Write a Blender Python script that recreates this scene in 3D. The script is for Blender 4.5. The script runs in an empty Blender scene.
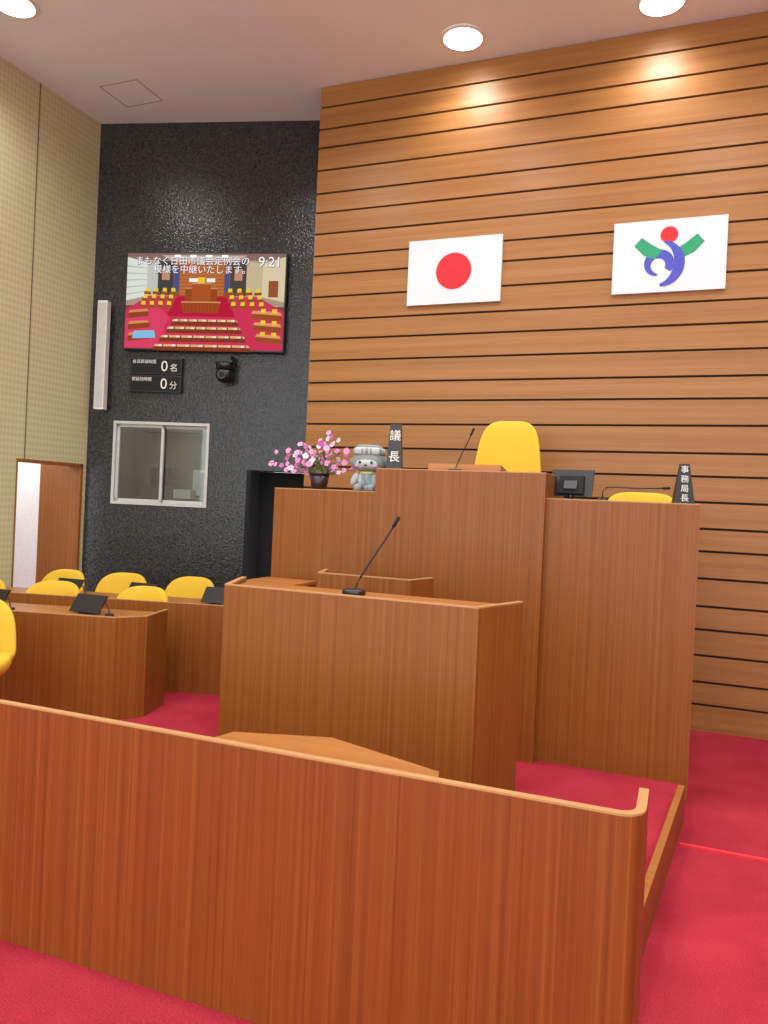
import bpy, bmesh, math, random
from mathutils import Matrix, Vector
random.seed(7)
scene = bpy.context.scene
scene.view_settings.view_transform = 'Standard'
scene.view_settings.look = 'None'
scene.view_settings.exposure = 0.0
COL = scene.collection

def lin(r, g, b):
    def f(c):
        c /= 255.0
        return c/12.92 if c <= 0.04045 else ((c+0.055)/1.055)**2.4
    return (f(r), f(g), f(b), 1.0)

# ------------------------------------------------------------------ materials
def newmat(name):
    m = bpy.data.materials.new(name); m.use_nodes = True
    nt = m.node_tree
    return m, nt, nt.nodes['Principled BSDF']

def N(nt, t, **kw):
    n = nt.nodes.new(t)
    for k, v in kw.items():
        setattr(n, k, v)
    return n

def math_node(nt, op, a, b=None):
    n = N(nt, 'ShaderNodeMath', operation=op)
    for i, q_ in enumerate((a, b)):
        if q_ is None: continue
        if isinstance(q_, (int, float)): n.inputs[i].default_value = q_
        else: nt.links.new(q_, n.inputs[i])
    return n.outputs[0]

def plain(name, rgb, rough=0.5, metal=0.0, var=0.06, vscale=30.0, bump=0.0, coat=0.0, sheen=0.0):
    m, nt, p = newmat(name)
    c = lin(*rgb)
    geo = N(nt, 'ShaderNodeNewGeometry')
    no = N(nt, 'ShaderNodeTexNoise'); no.inputs['Scale'].default_value = vscale
    no.inputs['Detail'].default_value = 3
    nt.links.new(geo.outputs['Position'], no.inputs['Vector'])
    r = N(nt, 'ShaderNodeValToRGB')
    r.color_ramp.elements[0].position = 0.3; r.color_ramp.elements[1].position = 0.7
    r.color_ramp.elements[0].color = (c[0]*(1-var), c[1]*(1-var), c[2]*(1-var), 1)
    r.color_ramp.elements[1].color = (min(1, c[0]*(1+var)), min(1, c[1]*(1+var)), min(1, c[2]*(1+var)), 1)
    nt.links.new(no.outputs['Fac'], r.inputs['Fac'])
    nt.links.new(r.outputs['Color'], p.inputs['Base Color'])
    p.inputs['Roughness'].default_value = rough
    p.inputs['Metallic'].default_value = metal
    if coat: p.inputs['Coat Weight'].default_value = coat
    if sheen: p.inputs['Sheen Weight'].default_value = sheen
    if bump:
        b = N(nt, 'ShaderNodeBump'); b.inputs['Strength'].default_value = bump
        b.inputs['Distance'].default_value = 0.01
        nt.links.new(no.outputs['Fac'], b.inputs['Height'])
        nt.links.new(b.outputs['Normal'], p.inputs['Normal'])
    return m

def emis(name, rgb, strength=1.0):
    m = bpy.data.materials.new(name); m.use_nodes = True
    nt = m.node_tree; nt.nodes.clear()
    e = N(nt, 'ShaderNodeEmission'); o = N(nt, 'ShaderNodeOutputMaterial')
    e.inputs['Color'].default_value = lin(*rgb); e.inputs['Strength'].default_value = strength
    nt.links.new(e.outputs[0], o.inputs['Surface'])
    return m

def wood(name, dark, mid, light, axis='Z', rough=0.38, fine=70.0, stripe=11.0, varamt=0.0, wf=0.5, lines=0.0):
    m, nt, p = newmat(name)
    geo = N(nt, 'ShaderNodeNewGeometry')
    def mapped(s, l):
        mp = N(nt, 'ShaderNodeMapping')
        mp.inputs['Scale'].default_value = (s, s, l) if axis == 'Z' else (l, s, s)
        nt.links.new(geo.outputs['Position'], mp.inputs['Vector'])
        return mp
    m1 = mapped(fine, 1.0); m2 = mapped(stripe, 0.12)
    n1 = N(nt, 'ShaderNodeTexNoise'); n1.inputs['Scale'].default_value = 1; n1.inputs['Detail'].default_value = 3
    n1.inputs['Roughness'].default_value = 0.6
    n2 = N(nt, 'ShaderNodeTexNoise'); n2.inputs['Scale'].default_value = 1; n2.inputs['Detail'].default_value = 2
    nt.links.new(m1.outputs[0], n1.inputs['Vector']); nt.links.new(m2.outputs[0], n2.inputs['Vector'])
    last = math_node(nt, 'ADD', math_node(nt, 'MULTIPLY', n1.outputs['Fac'], wf), math_node(nt, 'MULTIPLY', n2.outputs['Fac'], 1-wf))
    if varamt:
        at = N(nt, 'ShaderNodeAttribute'); at.attribute_name = 'var'
        last = math_node(nt, 'ADD', last, math_node(nt, 'MULTIPLY', at.outputs['Fac'], varamt))
    if lines:
        sp = N(nt, 'ShaderNodeSeparateXYZ'); nt.links.new(geo.outputs['Position'], sp.inputs[0])
        h = math_node(nt, 'ADD', sp.outputs['X'], math_node(nt, 'MULTIPLY', sp.outputs['Y'], 0.83))
        h = math_node(nt, 'ADD', h, math_node(nt, 'MULTIPLY', n2.outputs['Fac'], 0.02))
        s = math_node(nt, 'SINE', math_node(nt, 'MULTIPLY', h, 2*math.pi/0.045))
        s = math_node(nt, 'POWER', math_node(nt, 'ADD', math_node(nt, 'MULTIPLY', s, 0.5), 0.5), 6.0)
        last = math_node(nt, 'SUBTRACT', last, math_node(nt, 'MULTIPLY', s, lines))
    r = N(nt, 'ShaderNodeValToRGB')
    e = r.color_ramp.elements
    e[0].position = 0.26; e[0].color = lin(*dark)
    e[1].position = 0.74; e[1].color = lin(*light)
    k = e.new(0.5); k.color = lin(*mid)
    nt.links.new(last, r.inputs['Fac'])
    nt.links.new(r.outputs['Color'], p.inputs['Base Color'])
    p.inputs['Roughness'].default_value = rough
    p.inputs['Specular IOR Level'].default_value = 0.34
    b = N(nt, 'ShaderNodeBump'); b.inputs['Strength'].default_value = 0.04; b.inputs['Distance'].default_value = 0.003
    nt.links.new(n1.outputs['Fac'], b.inputs['Height']); nt.links.new(b.outputs['Normal'], p.inputs['Normal'])
    return m

def carpet(name, rgb1, rgb2):
    m, nt, p = newmat(name)
    geo = N(nt, 'ShaderNodeNewGeometry')
    n1 = N(nt, 'ShaderNodeTexNoise'); n1.inputs['Scale'].default_value = 160; n1.inputs['Detail'].default_value = 3
    n2 = N(nt, 'ShaderNodeTexNoise'); n2.inputs['Scale'].default_value = 2.5; n2.inputs['Detail'].default_value = 4
    for n in (n1, n2): nt.links.new(geo.outputs['Position'], n.inputs['Vector'])
    f = math_node(nt, 'ADD', math_node(nt, 'MULTIPLY', n1.outputs['Fac'], 0.6), math_node(nt, 'MULTIPLY', n2.outputs['Fac'], 0.4))
    r = N(nt, 'ShaderNodeValToRGB'); r.color_ramp.elements[0].position = 0.36; r.color_ramp.elements[1].position = 0.64
    r.color_ramp.elements[0].color = lin(*rgb1); r.color_ramp.elements[1].color = lin(*rgb2)
    nt.links.new(f, r.inputs['Fac']); nt.links.new(r.outputs['Color'], p.inputs['Base Color'])
    p.inputs['Roughness'].default_value = 1.0; p.inputs['Specular IOR Level'].default_value = 0.1
    b = N(nt, 'ShaderNodeBump'); b.inputs['Strength'].default_value = 0.8; b.inputs['Distance'].default_value = 0.005
    nt.links.new(n1.outputs['Fac'], b.inputs['Height']); nt.links.new(b.outputs['Normal'], p.inputs['Normal'])
    return m

def darkwall(name):
    m, nt, p = newmat(name)
    geo = N(nt, 'ShaderNodeNewGeometry')
    v = N(nt, 'ShaderNodeTexNoise'); v.inputs['Scale'].default_value = 48; v.inputs['Detail'].default_value = 4
    v.inputs['Roughness'].default_value = 0.75
    nt.links.new(geo.outputs['Position'], v.inputs['Vector'])
    r = N(nt, 'ShaderNodeValToRGB'); r.color_ramp.elements[0].position = 0.38; r.color_ramp.elements[1].position = 0.66
    r.color_ramp.elements[0].color = lin(30, 31, 32); r.color_ramp.elements[1].color = lin(70, 71, 71)
    nt.links.new(v.outputs['Fac'], r.inputs['Fac']); nt.links.new(r.outputs['Color'], p.inputs['Base Color'])
    p.inputs['Roughness'].default_value = 0.12
    p.inputs['Specular IOR Level'].default_value = 0.38
    v2 = N(nt, 'ShaderNodeTexNoise'); v2.inputs['Scale'].default_value = 62; v2.inputs['Detail'].default_value = 1
    nt.links.new(geo.outputs['Position'], v2.inputs['Vector'])
    b = N(nt, 'ShaderNodeBump'); b.inputs['Strength'].default_value = 0.5; b.inputs['Distance'].default_value = 0.0065
    nt.links.new(v2.outputs['Fac'], b.inputs['Height']); nt.links.new(b.outputs['Normal'], p.inputs['Normal'])
    return m

def wallpaper(name):
    m, nt, p = newmat(name)
    geo = N(nt, 'ShaderNodeNewGeometry')
    sp = N(nt, 'ShaderNodeSeparateXYZ'); nt.links.new(geo.outputs['Position'], sp.inputs[0])
    y = math_node(nt, 'MULTIPLY', sp.outputs['Y'], 75.0); z = math_node(nt, 'MULTIPLY', sp.outputs['Z'], 52.0)
    s1 = math_node(nt, 'SINE', math_node(nt, 'ADD', y, z)); s2 = math_node(nt, 'SINE', math_node(nt, 'SUBTRACT', y, z))
    r = N(nt, 'ShaderNodeValToRGB'); r.color_ramp.elements[0].position = 0.15; r.color_ramp.elements[1].position = 0.85
    r.color_ramp.elements[0].color = lin(182, 175, 134); r.color_ramp.elements[1].color = lin(197, 191, 152)
    ad = math_node(nt, 'ADD', math_node(nt, 'MULTIPLY', math_node(nt, 'MULTIPLY', s1, s2), 0.5), 0.5)
    nt.links.new(ad, r.inputs['Fac'])
    nt.links.new(r.outputs['Color'], p.inputs['Base Color'])
    p.inputs['Roughness'].default_value = 0.6
    return m

def glassmat(name):
    m = bpy.data.materials.new(name); m.use_nodes = True
    nt = m.node_tree; nt.nodes.clear()
    t = N(nt, 'ShaderNodeBsdfTransparent'); t.inputs['Color'].default_value = (0.8, 0.84, 0.82, 1)
    g = N(nt, 'ShaderNodeBsdfGlossy'); g.inputs['Roughness'].default_value = 0.03
    x = N(nt, 'ShaderNodeMixShader'); x.inputs[0].default_value = 0.10
    o = N(nt, 'ShaderNodeOutputMaterial')
    nt.links.new(t.outputs[0], x.inputs[1]); nt.links.new(g.outputs[0], x.inputs[2]); nt.links.new(x.outputs[0], o.inputs['Surface'])
    return m

WALLWOOD = wood('wall_wood', (136, 90, 46), (156, 107, 58), (170, 121, 70), 'X', 0.38, 60, 14, 0.05, 0.5)
DESKWOOD = wood('desk_wood', (110, 62, 22), (136, 80, 30), (154, 97, 40), 'Z', 0.40, 170, 50, 0, 0.5, 0.03)
FRONTWOOD = wood('front_panel_wood', (102, 49, 17), (130, 67, 25), (150, 84, 35), 'Z', 0.40, 170, 50, 0, 0.5, 0.04)
TOPWOOD = wood('desk_top_wood', (136, 82, 38), (158, 102, 50), (174, 118, 60), 'X', 0.35, 80, 16)
EDGE = plain('edge_banding', (178, 134, 86), 0.4)
GROOVE = plain('groove_dark', (46, 28, 16), 0.8)
CARPET = carpet('carpet_crimson', (142, 31, 46), (184, 56, 72))
STRIP = plain('carpet_nosing_red', (224, 50, 66), 0.5)
CEIL = plain('ceiling_plaster', (228, 234, 238), 0.9, var=0.03, vscale=90, bump=0.1)
HATCH = plain('hatch_line', (158, 156, 154), 0.8)
DARK = darkwall('dark_rough_wall')
PAPER = wallpaper('beige_wallpaper')
SEAM = plain('seam_brown', (104, 94, 66), 0.8)
WHITE = plain('white_plastic', (225, 225, 222), 0.5, var=0.02)
FLAGW = plain('flag_white', (212, 218, 224), 0.8, var=0.015)
RED = plain('flag_red', (200, 30, 42), 0.7)
GREEN = plain('emblem_green', (36, 150, 104), 0.7)
PURPLE = plain('emblem_purple', (70, 78, 182), 0.7)
BLACK = plain('black_plastic', (22, 22, 24), 0.35)
BLACKM = plain('black_matte', (14, 14, 15), 0.8)
GREYD = plain('dark_grey', (62, 64, 68), 0.5)
ALU = plain('aluminium', (190, 190, 186), 0.45, 0.2)
CHROME = plain('chrome', (190, 190, 195), 0.2, 1.0)
YELLOW = plain('yellow_fabric', (212, 172, 40), 0.8, var=0.05, vscale=120, bump=0.1)
PINK = plain('petal_pink', (222, 150, 194), 0.6, var=0.1)
PINKD = plain('petal_magenta', (190, 96, 160), 0.6, var=0.1)
PETW = plain('petal_pale', (236, 206, 226), 0.6, var=0.06)
LEAF = plain('leaf_green', (60, 96, 48), 0.6, var=0.15)
STEM = plain('stem', (92, 78, 50), 0.7)
POT = plain('pot_black', (38, 32, 32), 0.3)
PLUSH = plain('plush_grey', (134, 142, 146), 0.95, var=0.1, vscale=140, bump=0.3)
PLUSHL = plain('plush_light', (178, 184, 184), 0.95, var=0.08, vscale=140, bump=0.3)
PLUSHG = plain('plush_blue', (120, 150, 160), 0.95)
SASH = plain('plush_sash', (206, 190, 110), 0.8)
BOOTHW = plain('booth_wall', (110, 106, 98), 0.8)
BOOTHD = plain('booth_grey', (82, 80, 76), 0.7)
CORR = plain('corridor_wall', (228, 226, 230), 0.8)
GLASS = glassmat('window_glass')
LAMP = emis('lamp_face', (255, 250, 240), 9)

# ------------------------------------------------------------------ mesh builder
class MB:
    def __init__(s, name, M=None):
        s.name = name; s.bm = bmesh.new(); s.mats = []
        s.M = M.copy() if M else Matrix.Identity(4)
        s.lay = s.bm.faces.layers.float.new('var')
    def mi(s, mat):
        if mat not in s.mats: s.mats.append(mat)
        return s.mats.index(mat)
    def v(s, p): return s.bm.verts.new(s.M @ Vector(p))
    def face(s, vs, mat, smooth=False, var=0.0):
        try: f = s.bm.faces.new(vs)
        except ValueError: return
        f.material_index = s.mi(mat); f.smooth = smooth; f[s.lay] = var
        return f
    def prism(s, pts, z0, z1, mat, top=None, var=0.0, smooth=False):
        a = [s.v((x, y, z0)) for x, y in pts]; b = [s.v((x, y, z1)) for x, y in pts]
        n = len(pts)
        s.face(list(reversed(a)), mat, var=var); s.face(b, top or mat, var=var)
        for i in range(n):
            j = (i+1) % n
            s.face([a[i], a[j], b[j], b[i]], mat, smooth, var)
    def box(s, x0, x1, y0, y1, z0, z1, mat, top=None, var=0.0):
        s.prism([(x0, y0), (x1, y0), (x1, y1), (x0, y1)], z0, z1, mat, top, var)
    def hexa(s, c8, mat):
        v = [s.v(p) for p in c8]
        for q in ((3, 2, 1, 0), (4, 5, 6, 7), (0, 1, 5, 4), (1, 2, 6, 5), (2, 3, 7, 6), (3, 0, 4, 7)):
            s.face([v[i] for i in q], mat)
    def flat(s, pts, y, mat):
        s.face([s.v((x, y, z)) for x, z in pts], mat)
    def plate(s, pts, y0, y1, mat):
        a = [s.v((x, y0, z)) for x, z in pts]; b = [s.v((x, y1, z)) for x, z in pts]
        s.face(a, mat); s.face(list(reversed(b)), mat)
        for i in range(len(pts)):
            j = (i+1) % len(pts); s.face([a[j], a[i], b[i], b[j]], mat)
    def disc(s, cx, cz, r, y0, y1, mat, n=40):
        s.plate([(cx+r*math.cos(2*math.pi*i/n), cz+r*math.sin(2*math.pi*i/n)) for i in range(n)], y0, y1, mat)
    def cyl(s, c, r0, r1, z0, z1, mat, n=24, smooth=True):
        a = [s.v((c[0]+r0*math.cos(2*math.pi*i/n), c[1]+r0*math.sin(2*math.pi*i/n), z0)) for i in range(n)]
        b = [s.v((c[0]+r1*math.cos(2*math.pi*i/n), c[1]+r1*math.sin(2*math.pi*i/n), z1)) for i in range(n)]
        s.face(list(reversed(a)), mat); s.face(b, mat)
        for i in range(n):
            j = (i+1) % n; s.face([a[i], a[j], b[j], b[i]], mat, smooth)
    def tube(s, pts, r, mat, n=8, r1=None):
        pts = [Vector(p) for p in pts]; rings = []
        for i, p in enumerate(pts):
            d = (pts[min(i+1, len(pts)-1)] - pts[max(i-1, 0)]).normalized()
            ref = Vector((0, 0, 1)) if abs(d.z) < 0.9 else Vector((1, 0, 0))
            a = d.cross(ref).normalized(); b = d.cross(a)
            rr = r if r1 is None else r + (r1-r)*i/(len(pts)-1)
            rings.append([s.v(p + a*rr*math.cos(2*math.pi*k/n) + b*rr*math.sin(2*math.pi*k/n)) for k in range(n)])
        for i in range(len(rings)-1):
            for k in range(n):
                l = (k+1) % n
                s.face([rings[i][k], rings[i+1][k], rings[i+1][l], rings[i][l]], mat, True)
        s.face(rings[0], mat); s.face(list(reversed(rings[-1])), mat)
    def sup(s, c, rad, e, mat, fn=None, nu=28, nv=16, R=None):
        def sp(t, k): return math.copysign(abs(t)**k, t)
        rows = []
        for j in range(nv+1):
            ph = -math.pi/2 + math.pi*j/nv
            row = []
            for i in range(nu):
                th = 2*math.pi*i/nu
                x = sp(math.cos(ph), e)*sp(math.cos(th), e); y = sp(math.cos(ph), e)*sp(math.sin(th), e); z = sp(math.sin(ph), e)
                q = Vector((x*rad[0], y*rad[1], z*rad[2]))
                if fn: q = Vector(fn(x, y, z, q))
                if R: q = R @ q
                row.append(q + Vector(c))
                if j in (0, nv): break
            rows.append([s.v(q) for q in row])
        for j in range(nv):
            a, b = rows[j], rows[j+1]
            for i in range(nu):
                k = (i+1) % nu
                if len(a) == 1: s.face([a[0], b[k], b[i]], mat, True)
                elif len(b) == 1: s.face([a[i], a[k], b[0]], mat, True)
                else: s.face([a[i], a[k], b[k], b[i]], mat, True)
    def ribbon(s, pts, th, z0, z1, mat, cap=EDGE, caph=0.006):
        P = [Vector(p) for p in pts]; off = []
        for i in range(len(P)):
            ns = []
            if i > 0:
                d = (P[i]-P[i-1]).normalized(); ns.append(Vector((-d.y, d.x)))
            if i < len(P)-1:
                d = (P[i+1]-P[i]).normalized(); ns.append(Vector((-d.y, d.x)))
            n = sum(ns, Vector((0, 0))); n.normalize()
            off.append(P[i] + n*(th/max(0.5, n.dot(ns[0]))))
        for i in range(len(P)-1):
            q = [P[i], P[i+1], off[i+1], off[i]]
            q = [(a.x, a.y) for a in q]
            s.prism(q, z0, z1-caph, mat)
            s.prism(q, z1-caph, z1, cap)
    def text(s, body, size, loc, mat, align='CENTER', rot=None, ext=0.0006):
        cu = bpy.data.curves.new('t', 'FONT'); cu.body = body; cu.size = size; cu.extrude = ext
        cu.align_x = align; cu.align_y = 'CENTER'
        ob = bpy.data.objects.new('t', cu); COL.objects.link(ob)
        bpy.context.view_layer.update()
        dg = bpy.context.evaluated_depsgraph_get()
        me = bpy.data.meshes.new_from_object(ob.evaluated_get(dg))
        R = Matrix.Rotation(math.radians(90), 4, 'X')
        me.transform(s.M @ Matrix.Translation(loc) @ (rot if rot else Matrix.Identity(4)) @ R)
        k = s.mi(mat)
        for p in me.polygons: p.material_index = k
        s.bm.from_mesh(me)
        bpy.data.objects.remove(ob); bpy.data.meshes.remove(me); bpy.data.curves.remove(cu)
    def done(s, bevel=0):
        me = bpy.data.meshes.new(s.name); s.bm.to_mesh(me); s.bm.free()
        for m in s.mats: me.materials.append(m)
        ob = bpy.data.objects.new(s.name, me); COL.objects.link(ob)
        if bevel:
            b = ob.modifiers.new('bevel', 'BEVEL'); b.width = bevel; b.segments = 2; b.limit_method = 'ANGLE'
        return ob

def T(x, y, z=0, rz=0): return Matrix.Translation((x, y, z)) @ Matrix.Rotation(math.radians(rz), 4, 'Z')

H = 5.38; XL = -5.76; YW = 6.29; XW = -3.25; XR = 4.5; YB = -4.0; PZ = 0.10
ANG = 14.3
WM = T(XL, 6.27, 0, ANG)

# ------------------------------------------------------------------ shell
m = MB('floor'); m.box(XL-1.6, XR, YB, 7.2, -0.12, 0, CARPET); m.done()
m = MB('platform_floor')
m.prism([(XL, 2.10), (-0.18, 2.10), (-0.16, 2.30), (0.045, 4.40), (0.045, YW), (XW, YW), (XW, 6.89), (XL, 6.26)], 0.0, PZ, CARPET); m.done()
m = MB('ceiling'); m.box(XL-1.6, XR, YB, 7.4, H, H+0.15, CEIL); m.done()
m = MB('trim_ceiling_hatch')
x0, x1, y0, y1 = -5.26, -4.83, 5.68, 6.07
for (a, b, c, d) in ((x0, x1, y0, y0+.010), (x0, x1, y1-.010, y1), (x0, x0+.010, y0, y1), (x1-.010, x1, y0, y1)):
    m.box(a, b, c, d, H-0.003, H, HATCH)
m.done()

m = MB('wall_back')
m.box(XW, XR, YW+0.022, YW+0.2, 0, H, GROOVE)
z = 0.0; i = 0; pat = [0.205, 0.17, 0.20, 0.195, 0.175, 0.21]
while z < H-0.01:
    h = pat[i % 6]; z1 = min(z+h-0.018, H)
    v = random.uniform(-0.6, 0.6)
    m.box(XW, XR, YW, YW+0.03, z, z1, WALLWOOD, var=v)
    z += h; i += 1
m.box(XW, XW+0.03, YW+0.03, 6.90, 0, H, WALLWOOD)
m.done()

m = MB('wall_back_left', WM)
L = 2.60
wx0, wx1, wz0, wz1 = 0.285, 1.305, 1.48, 2.33
dx0, dz = 1.71, 1.88
m.box(0, wx0, 0, 0.15, 0, H, DARK)
m.box(wx0, wx1, 0, 0.15, 0, wz0, DARK); m.box(wx0, wx1, 0, 0.15, wz1, H, DARK)
m.box(wx1, dx0, 0, 0.15, 0, H, DARK); m.box(dx0, L, 0, 0.15, dz, H, DARK)
m.done()
m = MB('doorway_shade_lining', WM)  # open doorway: matte black lining and backing paint in the dark interior
m.box(dx0, dx0+.04, 0.005, 0.35, PZ, dz-0.001, BLACKM); m.box(dx0, L, 0.35, 0.38, PZ, dz-0.001, BLACKM)
m.box(dx0, L, 0.151, 0.35, dz, dz+.03, BLACKM)
m.done()
m = MB('window_1', WM)
f = 0.028
m.box(wx0, wx1, -0.012, 0.10, wz0, wz0+f, ALU); m.box(wx0, wx1, -0.012, 0.10, wz1-f, wz1, ALU)
m.box(wx0, wx0+f, -0.012, 0.10, wz0+f, wz1-f, ALU); m.box(wx1-f, wx1, -0.012, 0.10, wz0+f, wz1-f, ALU)
mid = (wx0+wx1)/2
for a, b, y in ((wx0+f, mid+.02, 0.02), (mid-.02, wx1-f, 0.055)):
    m.box(a, a+.028, y, y+.025, wz0+f, wz1-f, ALU); m.box(b-.028, b, y, y+.025, wz0+f, wz1-f, ALU)
    m.box(a, b, y, y+.025, wz0+f, wz0+f+.03, ALU); m.box(a, b, y, y+.025, wz1-f-.03, wz1-f, ALU)
    m.box(a+.028, b-.028, y+.01, y+.014, wz0+f+.03, wz1-f-.03, GLASS)
m.done()
m = MB('control_booth_room', WM)
m.box(0.05, 1.65, 1.2, 1.25, 0.6, 2.8, BOOTHW); m.box(0.05, 0.09, 0.16, 1.2, 0.6, 2.8, BOOTHW); m.box(1.62, 1.66, 0.39, 1.2, 0.6, 2.8, BOOTHW)
m.box(0.05, 1.66, 0.4, 1.25, 2.8, 2.84, BOOTHW); m.box(0.05, 1.66, 0.16, 1.25, 0.56, 0.6, BOOTHD)
m.done()
m = MB('control_booth_rack', WM)
m.box(0.12, 1.5, 0.6, 1.15, 0.6, 1.56, BOOTHD); m.box(0.95, 1.35, 0.75, 1.1, 1.56, 1.86, BLACK); m.box(1.0, 1.3, 0.73, 0.75, 1.6, 1.82, GREYD)
m.box(0.2, 0.6, 0.8, 1.1, 1.56, 1.70, GREYD); m.box(0.3, 0.55, 0.9, 1.1, 1.70, 1.90, BLACK); m.box(0.70, 0.9, 1.17, 1.2, 1.6, 1.9, WHITE)
m.box(1.05, 1.5, 1.16, 1.2, 1.95, 2.2, BOOTHD); m.box(0.66, 0.86, .7, .85, 1.56, 1.66, WHITE); m.box(0.12, 1.5, 1.05, 1.2, 2.32, 2.36, BOOTHD)
m.done()

m = MB('wall_left')
oy0, oy1, oz = 5.38, 6.22, 1.87
m.box(XL-0.15, XL, YB, oy0, 0, H, PAPER)
m.box(XL-0.15, XL, oy0, oy1, oz, H, PAPER)
m.box(XL-0.15, XL, oy1, 6.27, 0, H, PAPER)
for y in (5.47, 3.9, 2.4, 0.9): m.box(XL-0.001, XL+0.003, y-.006, y+.006, oz if y > 5.3 else 0, H, SEAM)
m.done()
m = MB('door_2')
m.box(XL-0.56, XL-0.15, oy1, oy1+0.05, 0, 2.2, DESKWOOD)
m.box(XL-0.15, XL+0.008, oy1-.03, oy1, PZ, oz, DESKWOOD)
m.box(XL-0.15, XL+0.008, oy0, oy0+.015, PZ, oz-.03, DESKWOOD)
m.box(XL-0.15, XL+0.008, oy0, oy1, oz-.03, oz, DESKWOOD)
m.done()
m = MB('wall_corridor'); m.box(XL-1.6, XL-1.5, 4.0, 6.4, 0, 2.6, CORR); m.box(XL-1.5, XL-0.15, 6.3, 6.4, 0, 2.6, CORR); m.box(XL-1.6, XL-.15, 4.0, 6.4, 2.6, 2.65, CORR); m.done()
m = MB('wall_right'); m.box(XR, XR+.15, YB, 6.5, 0, H, PAPER); m.done()

# ------------------------------------------------------------------ front panel
m = MB('front_bench_panel')
pts = [(-5.74, 2.064), (-0.125, 2.064)]
for k in range(1, 7):
    t = math.radians(-90 + 90*k/6); pts.append((-0.125+0.068*math.cos(t), 2.132+0.068*math.sin(t)))
pts += [(-0.057, 2.29)]
m.ribbon(pts, 0.026, 0.0, 0.835, FRONTWOOD)
m.done()
m = MB('questioner_desk')
poly = [(-1.44, 2.101), (-0.62, 2.101), (-0.655, 2.235), (-1.08, 2.38), (-1.40, 2.27)]
m.prism(poly, 0.765, 0.80, EDGE, TOPWOOD)
inn = [(-1.40, 2.101), (-0.66, 2.101), (-0.70, 2.21), (-1.08, 2.33), (-1.36, 2.24)]
m.prism(inn, PZ, 0.765, DESKWOOD)
m.done()
m = MB('platform_curb')
m.prism([(-0.165, 2.30), (-0.135, 2.30), (0.067, 4.35), (0.035, 4.35)], 0.0, 0.195, DESKWOOD, TOPWOOD)
m.done()
m = MB('trim_1'); m.box(0.05, XR, 4.035, 4.06, 0.0, 0.010, STRIP); m.done()

# ------------------------------------------------------------------ speaker podium
m = MB('speaker_podium')
m.ribbon([(-2.05, 3.34), (-1.93, 3.0), (-0.745, 3.0), (-0.63, 3.33)], 0.024, PZ, 1.205, DESKWOOD)
m.prism([(-1.92, 3.035), (-0.755, 3.035), (-0.67, 3.33), (-2.01, 3.33)], 1.155, 1.185, DESKWOOD, TOPWOOD)
m.prism([(-1.88, 3.04), (-0.80, 3.04), (-0.78, 3.20), (-1.90, 3.20)], PZ, 1.155, DESKWOOD)
m.done()

def mic(name, x, y, z, tip, r=0.006, base=(0.075, 0.055), bend=0.35, bh=0.018):
    m = MB(name)
    m.sup((x, y, z+bh), (base[0], base[1], bh), 0.6, BLACK, nu=20, nv=8)
    p0 = Vector((x, y, z+bh)); p3 = Vector(tip)
    p1 = p0 + Vector((0, 0, (p3.z-p0.z)*bend)) + (p3-p0)*0.12
    p2 = p0 + (p3-p0)*0.6
    pts = []
    for i in range(13):
        t = i/12; pts.append(p0*(1-t)**3 + p1*3*t*(1-t)**2 + p2*3*t*t*(1-t) + p3*t**3)
    m.tube(pts, r, BLACK)
    d = (pts[-1]-pts[-2]).normalized()
    m.tube([p3, p3+d*0.01, p3+d*0.045, p3+d*0.052], r*1.8, BLACKM, 10)
    return m.done()
mic('podium_microphone', -1.345, 3.13, 1.185, (-1.20, 3.20, 1.50), 0.0045, (0.05, 0.045), bend=0.15)

# ------------------------------------------------------------------ president's stage
m = MB('president_stage')
YS = 4.66; XE = 0.085
m.box(-2.63, -1.86, YS, YS+0.04, PZ, 1.674, DESKWOOD); m.box(-2.63, -1.86, YS, YS+0.04, 1.674, 1.68, EDGE)
m.box(-0.772, XE, YS, YS+0.04, PZ, 1.674, DESKWOOD); m.box(-0.772, XE, YS, YS+0.04, 1.674, 1.68, EDGE)
m.box(-1.86, -0.772, YS-0.06, YS, PZ, 1.824, DESKWOOD); m.box(-1.86, -0.772, YS-0.06, YS, 1.824, 1.83, EDGE)
m.box(-1.86, -1.83, YS, YS+0.7, PZ, 1.824, DESKWOOD); m.box(-1.86, -1.83, YS, YS+0.7, 1.824, 1.83, EDGE)
m.box(-0.802, -0.772, YS+.04, YS+0.7, PZ, 1.824, DESKWOOD); m.box(-0.802, -0.772, YS, YS+0.7, 1.824, 1.83, EDGE)
m.box(-2.63, -2.60, YS+.04, YW, PZ, 1.674, DESKWOOD); m.box(-2.63, -2.60, YS+.04, YW, 1.674, 1.68, EDGE)
m.box(XE-.03, XE, YS+.04, YS+0.75, PZ, 1.674, DESKWOOD); m.box(XE-.03, XE, YS+.04, YS+.75, 1.674, 1.68, EDGE)
m.box(XE-.03, XE, YS+.75, YW, PZ, 0.98, DESKWOOD)
m.box(0.046, XE, YS, YW, 0, PZ, DESKWOOD)
m.box(-2.60, -1.86, YS+.04, YS+0.55, 1.63, 1.67, TOPWOOD)
m.box(-1.83, -0.802, YS, YS+0.55, 1.79, 1.825, TOPWOOD)
m.box(-0.772, XE-.03, YS+.04, YS+0.55, 1.63, 1.67, TOPWOOD)
m.box(-2.60, XE-.03, YS+.55, YW, 0.90, 0.95, CARPET)
m.box(-1.83, -0.802, YS+.6, YW, 0.95, 1.15, CARPET)
m.done()

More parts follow.
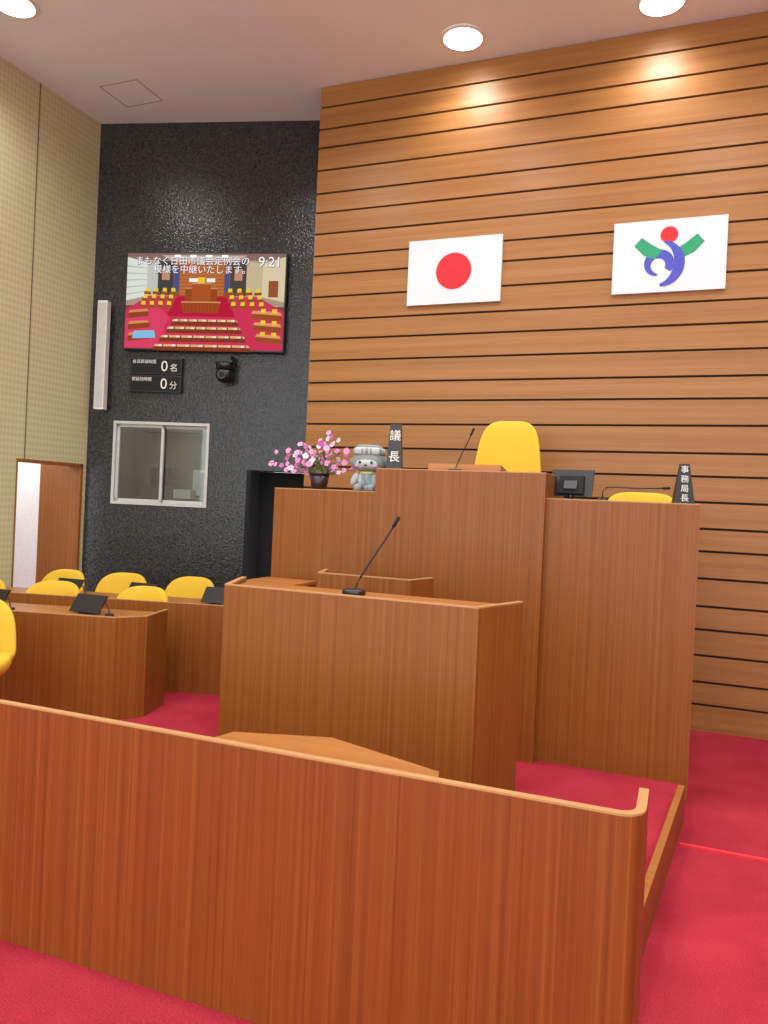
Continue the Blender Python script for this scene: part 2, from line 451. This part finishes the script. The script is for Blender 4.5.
m = MB('reading_stand')
m.hexa([(-1.57, 4.78, 1.825), (-1.09, 4.78, 1.825), (-1.09, 5.10, 1.825), (-1.57, 5.10, 1.825),
        (-1.57, 4.80, 1.88), (-1.09, 4.80, 1.88), (-1.09, 5.10, 1.835), (-1.57, 5.10, 1.835)], TOPWOOD)
m.done()
mic('president_microphone', -1.37, 4.735, 1.825, (-1.285, 4.76, 2.06), 0.004, (0.045, 0.03), 0.15, 0.01)

m = MB('stenographer_desk')
m.ribbon([(-2.04, 4.28), (-1.975, 4.05), (-1.40, 4.05), (-1.34, 4.28)], 0.022, PZ, 1.185, DESKWOOD)
m.prism([(-1.96, 4.08), (-1.415, 4.08), (-1.37, 4.28), (-2.00, 4.28)], 1.08, 1.11, DESKWOOD, TOPWOOD)
m.done()
m = MB('side_cabinet')
m.box(-2.56, -2.21, 4.15, 4.50, PZ, 1.06, DESKWOOD); m.box(-2.57, -2.20, 4.14, 4.51, 1.06, 1.08, TOPWOOD)
m.done()

# ------------------------------------------------------------------ chairs
def chair(x, y, z, rz, w=0.25, backc=0.66, backh=0.20, seatz=0.44, name='office_chair', arms=True, taper=0.10, e=0.5):
    m = MB(name, T(x, y, z, rz))
    def bf(nx, ny, nz, q):
        wid = 1.0 - taper*nz
        xx = q.x*wid
        return (xx, q.y - 1.3*xx*xx + 0.05*nz, q.z - 0.12*abs(nx)**3*backh)
    m.sup((0, 0.22, backc), (w, 0.04, backh), e, YELLOW, bf, 40, 22)
    def sf(nx, ny, nz, q): return (q.x, q.y, q.z + 0.03*ny*ny + 0.04*nx*nx)
    m.sup((0, 0.0, seatz), (w*0.96, 0.24, 0.055), 0.5, YELLOW, sf, 32, 12)
    m.tube([(0, 0.10, seatz-.05), (0, 0.26, seatz-.03), (0, 0.29, seatz+.1), (0, 0.29, backc)], 0.018, BLACK)
    m.cyl((0, 0), 0.028, 0.028, 0.09, seatz-.04, CHROME)
    m.cyl((0, 0), 0.12, 0.12, seatz-.07, seatz-.045, BLACK)
    for k in range(5):
        a = 2*math.pi*k/5 + .3
        m.tube([(0, 0, 0.11), (0.14*math.cos(a), 0.14*math.sin(a), 0.09), (0.27*math.cos(a), 0.27*math.sin(a), 0.065)], 0.02, BLACK, 8, 0.013)
        m.sup((0.27*math.cos(a), 0.27*math.sin(a), 0.029), (0.029, 0.029, 0.029), 0.9, BLACK, nu=10, nv=6)
    if arms:
        for sx in (-1, 1):
            m.tube([(sx*w*.8, 0.1, seatz-.03), (sx*(w+.02), 0.08, seatz+.02), (sx*(w+.03), 0.06, seatz+.18), (sx*(w+.02), -0.02, seatz+.21), (sx*(w+.02), -.16, seatz+.20)], 0.015, BLACK)
    return m.done()

chair(-1.235, 5.55, 1.15, 4, 0.25, 0.795, 0.33, 0.46, 'president_chair', taper=0.16, e=0.4)
chair(-0.28, 5.50, 0.95, 0, 0.265, 0.615, 0.20, 0.42, 'clerk_chair', e=0.4)

# ------------------------------------------------------------------ members' desks (fan)
def D2(px, py): return T(px, py, 0, ANG)
def longdesk(name, px, py, length, hz=0.78):
    m = MB(name, D2(px, py))
    m.ribbon([(-length, 0), (-0.16, 0), (0.0, 0.14), (0.0, 0.48)], 0.02, PZ, hz, DESKWOOD)
    m.box(-length, -0.175, 0.03, 0.48, hz-.05, hz-.025, TOPWOOD)
    m.prism([(-0.175, 0.03), (-0.028, 0.16), (-0.028, 0.48), (-0.175, 0.48)], hz-.05, hz-.025, TOPWOOD)
    m.box(-length, -length+.03, 0.03, 0.48, PZ, hz-.05, DESKWOOD)
    m.done()
d1 = (-3.28, 4.10); d2 = (-3.05, 5.02)
longdesk('member_desk', d1[0], d1[1], 2.34)
longdesk('member_desk', d2[0], d2[1], 2.40)

def tablet(M):
    m = MB('desk_tablet', M)
    m.hexa([(-0.12, 0, 0.012), (0.12, 0, 0.012), (0.12, 0.012, 0.012), (-0.12, 0.012, 0.012), (-0.12, -0.09, 0.12), (0.12, -0.09, 0.12), (0.12, -0.078, 0.125), (-0.12, -0.078, 0.125)], BLACK)
    m.hexa([(-0.05, -0.11, 0.0), (0.05, -0.11, 0), (0.05, 0.01, 0), (-0.05, 0.01, 0), (-0.05, -0.10, 0.012), (0.05, -0.10, 0.012), (0.05, 0.0, 0.012), (-0.05, 0.0, 0.012)], BLACK)
    m.tube([(0, -.09, 0.008), (0, -.05, 0.055)], 0.01, GREYD)
    m.done()
for d, xs in ((d1, (-0.48, -1.20, -1.95)), (d2, (-0.30, -0.93, -1.55))):
    for xx in xs:
        tablet(D2(*d) @ Matrix.Translation((xx, 0.20, 0.755)) @ Matrix.Rotation(math.radians(170), 4, 'Z'))
        Q = D2(*d) @ Matrix.Translation((xx+0.20, 0.16, 0.755)); q = Q.translation
        t = Q @ Vector((-0.11, 0.12, 0.09))
        mic('desk_microphone', q.x, q.y, 0.755, tuple(t), 0.004, (0.03, 0.025), 0.9, 0.01)
for d, xs, bc, bh_, ww in ((d1, (-0.44, -1.15, -1.78), 0.575, 0.19, 0.25), (d2, (-0.80, -1.42, -2.03), 0.59, 0.18, 0.245)):
    for xx in xs:
        P = D2(*d) @ Vector((xx, 0.78, 0))
        chair(P.x, P.y, PZ, ANG + random.uniform(-14, 14), ww, bc, bh_, 0.42, 'member_chair', False, e=0.55)
chair(-3.84, 3.30, PZ, 40, 0.235, 0.62, 0.20, 0.42, 'member_chair', False, e=0.6)

# ------------------------------------------------------------------ wall items
def flagplate(name, cx):
    m = MB(name, T(cx, YW, 0)); m.box(-0.41, 0.41, -0.03, 0, 3.325, 3.88, FLAGW); return m
m = flagplate('japanese_flag', -1.905); m.disc(0, 3.60, 0.155, -0.032, -0.03, RED, 64); m.done()
m = flagplate('city_flag', -0.195)
k = 0.0077; cz = 3.60
def P(dx, dy): return (dx*k, cz - dy*k)
m.disc(*P(0, -21), 0.064, -0.032, -0.03, RED)
for sx in (-1, 1):
    for pts in ([(33, -12), (26, -20), (16, -12), (24, -2)], [(24, -2), (16, -12), (6, -6), (13, 3)]):
        pp = [P(sx*a, b) for a, b in pts]
        if sx > 0: pp = pp[::-1]
        m.plate(pp, -0.032, -0.03, GREEN)
def strip(pts, ws, mat, y0):
    Lf, Rt = [], []
    for j in range(len(pts)):
        a = Vector(pts[max(j-1, 0)]); b = Vector(pts[min(j+1, len(pts)-1)]); d = (b-a).normalized(); n = Vector((-d.y, d.x))
        p = Vector(pts[j]); Lf.append(p+n*ws[j]); Rt.append(p-n*ws[j])
    vl = [m.v((p.x, y0, p.y)) for p in Lf]; vr = [m.v((p.x, y0, p.y)) for p in Rt]
    for j in range(len(pts)-1):
        m.face([vr[j], vr[j+1], vl[j+1], vl[j]], mat)
loop, wl = [], []
for i in range(48):
    s_ = i/47; t = math.radians(-95 - 300*s_); rr = 10.5
    c = P(-9, 8); loop.append((c[0]+rr*k*math.cos(t), c[1]+rr*k*math.sin(t))); wl.append(k*(1.0 + 3.6*math.sin(math.pi*(0.02+0.72*s_))))
strip(loop, wl, PURPLE, -0.0315)
tail, wt = [], []
for i in range(40):
    s_ = i/39; t = math.radians(75 - 160*s_)
    c = P(-9, 7); rx, ry = 19.5, 22
    tail.append((c[0]+rx*k*math.cos(t), c[1]+ry*k*math.sin(t))); wt.append(k*(0.5+4.6*math.sin(math.pi*(0.04+0.9*s_))))
strip(tail, wt, PURPLE, -0.0325)
m.done()

m = MB('column_speaker', WM)
m.box(0.15, 0.19, -0.05, 0, 2.7, 3.3, GREYD)
m.box(0.12, 0.222, -0.13, -0.05, 2.43, 3.53, WHITE)
m.box(0.128, 0.214, -0.134, -0.13, 2.45, 3.51, ALU)
m.done(0.012)

m = MB('timer_display', WM)
for z0, z1, small, s2 in ((2.81, 2.975, '会派質疑時間', '名'), (2.63, 2.80, '質疑残時間', '分')):
    m.box(0.45, 1.0, -0.05, 0, z0, z1, BLACK)
    m.box(0.465, 0.985, -0.053, -0.05, z0+.012, z1-.012, BLACKM)
    m.text(small, 0.042, (0.48, -0.055, (z0+z1)/2+.04), WHITE, 'LEFT')
    m.text('0', 0.15, (0.82, -0.055, (z0+z1)/2-.005), WHITE)
    m.text(s2, 0.085, (0.92, -0.055, (z0+z1)/2-.02), WHITE)
m.done()
m = MB('ptz_camera', WM)
m.box(1.38, 1.56, -0.16, 0, 2.93, 2.95, BLACK); m.box(1.40, 1.54, -0.15, -0.02, 2.95, 3.0, BLACK)
m.cyl((1.47, -0.10), 0.085, 0.095, 2.86, 2.93, BLACK)
m.sup((1.47, -0.10, 2.81), (0.085, 0.085, 0.075), 0.8, BLACK)
m.disc(1.47, 2.80, 0.04, -0.20, -0.17, GREYD, 24); m.disc(1.47, 2.80, 0.028, -0.203, -0.2, BLACKM, 24)
m.done()

# ------------------------------------------------------------------ TV
TX0, TX1, TZ0, TZ1 = 0.385, 2.05, 3.05, 4.035
m = MB('wall_television', WM)
m.box(TX0, TX1, -0.085, -0.03, TZ0, TZ1, BLACK); m.box(0.8, 1.5, -0.03, 0, 3.3, 3.8, BLACKM)
sx0, sx1, sz0, sz1 = TX0+.012, TX1-.012, TZ0+.015, TZ1-.012
W_, H_ = sx1-sx0, sz1-sz0
cache = {}
layer = [0]
def E(rgb):
    if rgb not in cache: cache[rgb] = emis('screen_%d_%d_%d' % rgb, rgb, 1.0)
    return cache[rgb]
def q(pts, rgb):
    layer[0] += 1
    m.flat([(sx0+u*W_, sz0+v*H_) for u, v in pts], -0.0856-layer[0]*0.00002, E(rgb))
def r(u0, u1, v0, v1, rgb): q([(u0, v0), (u1, v0), (u1, v1), (u0, v1)], rgb)
r(0, 1, 0, 1, (120, 70, 62))
q([(0, 0.45), (1, 0.45), (1, 1), (0, 1)], (170, 148, 128))
q([(0, .93), (1, .93), (1, 1), (0, 1)], (136, 106, 98))
q([(0, .5), (.13, .55), (.13, .90), (0, .96)], (216, 222, 214)); q([(.13, .55), (.20, .57), (.20, .90), (.13, .90)], (190, 194, 186))
for i in range(5): q([(0, .56+i*.075), (.13, .60+i*.06), (.13, .605+i*.06), (0, .57+i*.075)], (160, 168, 164))
r(.20, .30, .56, .92, (70, 66, 70)); r(.225, .275, .72, .84, (196, 140, 110)); r(.66, .76, .56, .92, (78, 70, 68)); r(.685, .735, .72, .84, (200, 140, 110))
q([(.76, .57), (.86, .55), (.86, .9), (.76, .92)], (196, 180, 146)); q([(.86, .55), (1, .5), (1, .97), (.86, .9)], (216, 200, 166)); r(.9, .96, .55, .72, (150, 84, 50))
q([(0.22, .98), (.76, .98), (.68, .91), (.30, .91)], (196, 176, 160))
for i in range(4): r(.3+i*.1, .34+i*.1, .96, .985, (255, 255, 250))
r(0.30, 0.66, 0.54, 0.91, (150, 82, 42)); r(0.34, 0.62, 0.56, 0.91, (186, 108, 56))
for i in range(9): r(0.34, 0.62, 0.58+i*.037, 0.584+i*.037, (130, 68, 32))
r(.305, .335, .6, .86, (70, 84, 140)); r(.625, .655, .6, .86, (70, 84, 140))
r(.40, .455, .70, .74, (236, 236, 236)); r(.51, .565, .70, .74, (236, 236, 236))
q([(0.0, 0.0), (1, 0.0), (1, 0.40), (0.84, 0.55), (0.14, 0.55), (0, 0.40)], (206, 52, 86))
q([(0.26, 0.34), (0.70, 0.34), (0.64, 0.55), (0.33, 0.55)], (184, 30, 60))
q([(0, 0), (.2, 0), (.28, .34), (.2, .45), (0, .3)], (218, 66, 100))
r(0.38, 0.58, 0.50, 0.63, (150, 72, 34)); r(0.38, 0.58, .63, .64, (206, 146, 92)); r(0.42, 0.54, 0.50, 0.68, (172, 84, 40)); r(0.42, 0.54, .68, .69, (216, 156, 104))
r(0.455, 0.50, 0.69, 0.75, (236, 196, 60)); q([(0.37, .38), (.59, .38), (.605, .49), (.355, .49)], (162, 72, 34)); r(.355, .605, .485, .497, (216, 156, 104))
for i in range(9): r(.375+i*.024, .378+i*.024, .385, .48, (136, 58, 28))
for j in range(3):
    for i in range(4):
        u = 0.115+i*.055-j*.012; v = 0.60-j*.07
        q([(u, v-.03), (u+.045, v-.035), (u+.045, v-.005), (u, v)], (156, 78, 40)); q([(u+.008, v), (u+.036, v-.003), (u+.034, v+.035), (u+.010, v+.038)], (238, 200, 60))
        u = 0.64+i*.058+j*.012
        q([(u, v-.035), (u+.045, v-.03), (u+.045, v), (u, v-.005)], (156, 78, 40)); q([(u+.008, v-.003), (u+.036, v), (u+.034, v+.038), (u+.010, v+.035)], (238, 200, 60))
for j, (v, a, b) in enumerate(((0.275, 0.30, 0.72), (0.195, 0.27, 0.74), (0.105, 0.23, 0.77), (0.01, 0.19, 0.80))):
    q([(a-.004, v-.03), (b+.004, v-.03), (b, v+.012), (a, v+.012)], (132, 58, 34)); q([(a, v+.012), (b, v+.012), (b-.012, v+.036), (a+.012, v+.036)], (226, 176, 128))
    n = 7
    for i in range(n):
        u = a + (b-a)*(i+.5)/n; q([(u-.014, v+.016), (u+.008, v+.016), (u+.007, v+.031), (u-.012, v+.031)], (240, 232, 220)); r(u+.013, u+.019, v+.012, v+.034, (60, 40, 40))
for j in range(3):
    v = 0.36-j*.12
    q([(0.02, v-.05), (0.15+.01*j, v-.02), (0.15+.01*j, v+.03), (0.02, v+.01)], (146, 68, 36)); q([(0.02, v+.01), (0.15+.01*j, v+.03), (.14, v+.055), (.03, v+.04)], (214, 140, 88))
    q([(0.80+j*.015, v-.03), (0.99, v-.06), (0.99, v), (0.80+j*.015, v+.02)], (156, 76, 40)); q([(0.80+j*.015, v+.02), (0.99, v), (.98, v+.035), (.81+j*.015, v+.05)], (220, 154, 100))
    r(.86, .89, v+.03, v+.07, (238, 200, 60)); r(.93, .96, v+.025, v+.065, (238, 200, 60))
q([(0.05, 0.10), (0.20, 0.11), (0.19, 0.19), (0.06, 0.18)], (130, 190, 226))
def tx(body, size, u, v, al='LEFT', mat=None, y=-0.0905):
    m.text(body, size, (sx0+u*W_, y, sz0+v*H_), mat or E((250, 250, 255)), al, ext=0.0002)
for body, size, u, v in (('まもなく日田市議会定例会の', 0.092, 0.05, 0.915), ('模様を中継いたします。', 0.092, 0.17, 0.825), ('9:21', 0.14, 0.83, 0.91)):
    tx(body, size, u+.003, v-.006, 'LEFT', E((50, 40, 60)), -0.0901)
    tx(body, size, u, v)
m.done()

# ------------------------------------------------------------------ things on the stage desk
m = MB('flower_arrangement', T(-2.40, 4.88, 1.67))
m.cyl((0, 0), 0.05, 0.07, 0, 0.115, POT); m.cyl((0, 0), 0.075, 0.075, 0.115, 0.13, POT); m.cyl((0, 0), 0.06, 0.06, 0.13, 0.133, STEM)
def petal(c, nrm, ang, ln, wd, mat):
    nrm = nrm.normalized(); a = nrm.orthogonal().normalized(); b = nrm.cross(a)
    d = a*math.cos(ang) + b*math.sin(ang); s_ = nrm.cross(d)
    pr = [c, c+d*ln*.45+s_*wd*.5+nrm*ln*.15, c+d*ln*.85+s_*wd*.38+nrm*ln*.12, c+d*ln+nrm*ln*.05, c+d*ln*.85-s_*wd*.38+nrm*ln*.12, c+d*ln*.45-s_*wd*.5+nrm*ln*.15]
    m.face([m.v(p) for p in pr], mat, True)
spr = [(-.37, .19), (-.33, .25), (-.29, .14), (-.24, .28), (-.17, .22), (-.13, .33), (-.05, .27), (0, .36), (.05, .40), (.08, .28), (.13, .35), (.19, .22), (.22, .28), (.26, .15), (-.08, .20), (.10, .19), (-.18, .16), (.02, .22), (-.10, .28), (.17, .15)]
for tx_, tz_ in spr:
    tip = Vector((tx_, random.uniform(-.10, .08), tz_))
    p0 = Vector((tx_*.1, 0, 0.12)); p1 = Vector((tx_*.35, tip.y*.3, 0.13+0.75*(tip.z-.1)))
    pts = [p0*(1-t)**2 + p1*2*t*(1-t) + tip*t*t for t in [i/8 for i in range(9)]]
    m.tube(pts, 0.0025, STEM, 5)
    for t in (4, 5, 6, 7, 8):
        if random.random() < 0.12: continue
        c = pts[t] + Vector((random.uniform(-.02, .02), random.uniform(-.03, .03), random.uniform(-.018, .02)))
        nr = Vector((random.uniform(-.6, .6), -1, random.uniform(-.3, .9)))
        mt = random.choice([PINK, PINK, PINKD, PETW]); sz = random.uniform(.017, .026); a0 = random.random()*6
        for i in range(5): petal(c, nr, a0+i*2*math.pi/5, sz, sz*1.0, mt)
        m.sup(c + nr.normalized()*.004, (.0035, .0035, .0035), 1, PINKD, nu=6, nv=4)
    for _ in range(5):
        c = pts[random.randint(1, 5)]
        petal(c, Vector((random.uniform(-1, 1), -.6, random.uniform(-.3, 1))), random.random()*6, random.uniform(.03, .055), .018, LEAF)
m.done()

m = MB('mascot_plush', T(-2.01, 4.84, 1.67, 8) @ Matrix.Scale(1.07, 4))
m.sup((0, 0, 0.075), (0.068, 0.055, 0.075), 0.85, PLUSHL)
m.sup((0, -0.006, 0.075), (0.05, 0.055, 0.045), 0.9, PLUSH)
m.sup((0, -0.004, 0.125), (0.055, 0.055, 0.014), 0.8, SASH)
m.box(-.03, -.012, -.062, -.055, .05, .12, PLUSHG); m.box(.012, .03, -.062, -.055, .05, .12, PLUSHG)
for sx in (-1, 1):
    m.sup((sx*.045, -0.075, 0.028), (0.028, 0.045, 0.028), 0.85, PLUSH)
    m.sup((sx*.083, -0.02, 0.085), (0.022, 0.024, 0.045), 0.9, PLUSHL, R=Matrix.Rotation(math.radians(-sx*25), 3, 'Y'))
m.sup((0, 0, 0.195), (0.108, 0.08, 0.065), 0.75, PLUSH)
m.sup((0, -0.02, 0.182), (0.088, 0.068, 0.042), 0.8, PLUSHL)
m.sup((0, 0.0, 0.262), (0.10, 0.078, 0.028), 0.5, PLUSHL)
m.sup((0, 0.0, 0.285), (0.080, 0.065, 0.020), 0.5, PLUSH)
for kx in range(-3, 4): m.sup((kx*.027, -0.074+abs(kx)*.005, 0.262), (0.010, 0.010, 0.020), 0.7, PLUSH, nu=10, nv=6)
for sx in (-1, 1):
    m.sup((sx*.038, -0.088, 0.19), (0.008, 0.006, 0.010), 1, BLACK, nu=12, nv=8)
    m.sup((sx*.06, -0.079, 0.168), (0.011, 0.006, 0.007), 1, PINK, nu=10, nv=6)
    m.sup((sx*.108, 0, 0.20), (0.016, 0.02, 0.024), 0.9, PLUSH, nu=12, nv=8)
m.sup((0, -0.093, 0.172), (0.010, 0.008, 0.007), 1, GREYD, nu=12, nv=8)
m.tube([(-.02, -.088, .157), (-.01, -.09, .152), (0, -.091, .151), (.01, -.09, .152), (.02, -.088, .157)], 0.0025, GREYD, 6)
m.done()

def nameplate(name, x, y, z, w0, w1, h, chars, size):
    m = MB(name, T(x, y, z, 12))
    m.hexa([(-w0/2, -.045, 0), (w0/2, -.045, 0), (w0/2, .045, 0), (-w0/2, .045, 0), (-w1/2, -.008, h), (w1/2, -.008, h), (w1/2, .008, h), (-w1/2, .008, h)], BLACK)
    n = len(chars); tilt = math.atan2(0.037, h)
    for i, c in enumerate(chars):
        zz = h*(1 - (i+.5)/n*0.92 - .03); yy = -.045 + .037*zz/h - .0015
        m.text(c, size, (0, yy, zz), WHITE, 'CENTER', Matrix.Rotation(-tilt, 4, 'X'))
    m.done()
nameplate('president_nameplate', -1.81, 4.80, 1.825, 0.105, 0.075, 0.31, '議長', 0.078)
nameplate('secretary_nameplate', -0.008, 4.78, 1.67, 0.115, 0.055, 0.24, '事務局長', 0.046)

m = MB('desk_monitor', T(-0.665, 4.95, 1.67, -6))
m.hexa([(-.13, -.02, .03), (.13, -.02, .03), (.13, .0, .03), (-.13, .0, .03), (-.13, .02, .20), (.13, .02, .20), (.13, .04, .20), (-.13, .04, .20)], BLACK)
m.hexa([(-.08, -.045, .05), (.08, -.045, .05), (.08, -.01, .05), (-.08, -.01, .05), (-.075, -.01, .16), (.075, -.01, .16), (.075, .02, .16), (-.075, .02, .16)], BLACKM)
m.hexa([(-.04, -.05, .08), (.04, -.05, .08), (.04, -.03, .08), (-.04, -.03, .08), (-.04, -.03, .13), (.04, -.03, .13), (.04, -.01, .13), (-.04, -.01, .13)], GREYD)
m.tube([(0, -.02, 0.0), (0, -.015, .06)], 0.02, BLACK); m.cyl((0, 0), 0.08, 0.08, 0, 0.01, BLACK)
m.done()
m = MB('clerk_microphone')
m.sup((-0.46, 4.80, 1.682), (.035, .03, .012), .6, BLACK, nu=16, nv=6)
m.tube([(-.46, 4.80, 1.69), (-.462, 4.80, 1.73), (-.44, 4.80, 1.76), (-.38, 4.80, 1.765), (-.28, 4.80, 1.76), (-.12, 4.80, 1.765)], .004, BLACK)
m.tube([(-.12, 4.80, 1.765), (-.08, 4.80, 1.768)], .008, BLACKM)
m.done()

# ------------------------------------------------------------------ downlights
def downlight(x, y, power, angle=160):
    m = MB('ceiling_downlight', T(x, y, H))
    n = 40
    m.cyl((0, 0), 0.155, 0.165, -0.012, 0, LAMP, n)
    for i in range(n):
        a0, a1 = 2*math.pi*i/n, 2*math.pi*(i+1)/n
        def c(r_, a, z): return m.v((r_*math.cos(a), r_*math.sin(a), z))
        m.face([c(.155, a0, -.016), c(.155, a1, -.016), c(.18, a1, -.012), c(.18, a0, -.012)], WHITE)
        m.face([c(.18, a0, -.012), c(.18, a1, -.012), c(.183, a1, 0), c(.183, a0, 0)], WHITE)
    ob = m.done()
    ld = bpy.data.lights.new('lamp', 'SPOT'); ld.energy = power; ld.spot_size = math.radians(angle); ld.spot_blend = 0.8
    ld.shadow_soft_size = 0.16; ld.color = (1.0, 0.985, 0.96)
    lo = bpy.data.objects.new('lamp', ld); COL.objects.link(lo); lo.location = (x, y, H-0.05); lo.parent = ob
for x in (-1.82, -0.31, 1.2, 2.7): downlight(x, 5.95, 75)
for y, p in ((4.5, 145), (2.2, 145), (-0.2, 145), (-2.4, 145)):
    for x in (-5.05, -3.3, -1.6, 0.2, 2.2): downlight(x, y, p if x > -5 else p*.7)

def plight(name, loc, e, size=0.2, col=(1, 1, 1)):
    ld = bpy.data.lights.new(name, 'POINT'); ld.energy = e; ld.shadow_soft_size = size; ld.color = col
    lo = bpy.data.objects.new(name, ld); COL.objects.link(lo); lo.location = loc
bp = WM @ Vector((0.8, 0.6, 2.6)); plight('booth_lamp', bp, 8, 0.1, (1, .97, .9))
plight('corridor_lamp', (XL-1.0, 5.6, 2.3), 24, 0.1, (1, .99, 1))

w = bpy.data.worlds.new('World'); scene.world = w; w.use_nodes = True
w.node_tree.nodes['Background'].inputs[0].default_value = (0.93, 0.97, 1.0, 1); w.node_tree.nodes['Background'].inputs[1].default_value = 2.8

# ------------------------------------------------------------------ camera
cd = bpy.data.cameras.new('Camera'); cam = bpy.data.objects.new('Camera', cd); COL.objects.link(cam)
cd.sensor_width = 36; cd.lens = 769/1024*36; cd.clip_start = 0.05
PIT = -0.2
psi = math.radians(21.3); pit = math.radians(PIT); rl = math.radians(2.58)
cd.shift_y = -(769*math.tan(pit) + 8)/1024
fwd = Vector((-math.sin(psi), math.cos(psi), 0)); up = Vector((0, 0, 1)); right = fwd.cross(up)
F = fwd*math.cos(pit) + up*math.sin(pit); U0 = up*math.cos(pit) - fwd*math.sin(pit)
R = right*math.cos(rl) + U0*math.sin(rl); U = U0*math.cos(rl) - right*math.sin(rl)
mt = Matrix((R, U, -F)).transposed().to_4x4(); mt.translation = (0, 0, 1.6)
cam.matrix_world = mt
scene.camera = cam
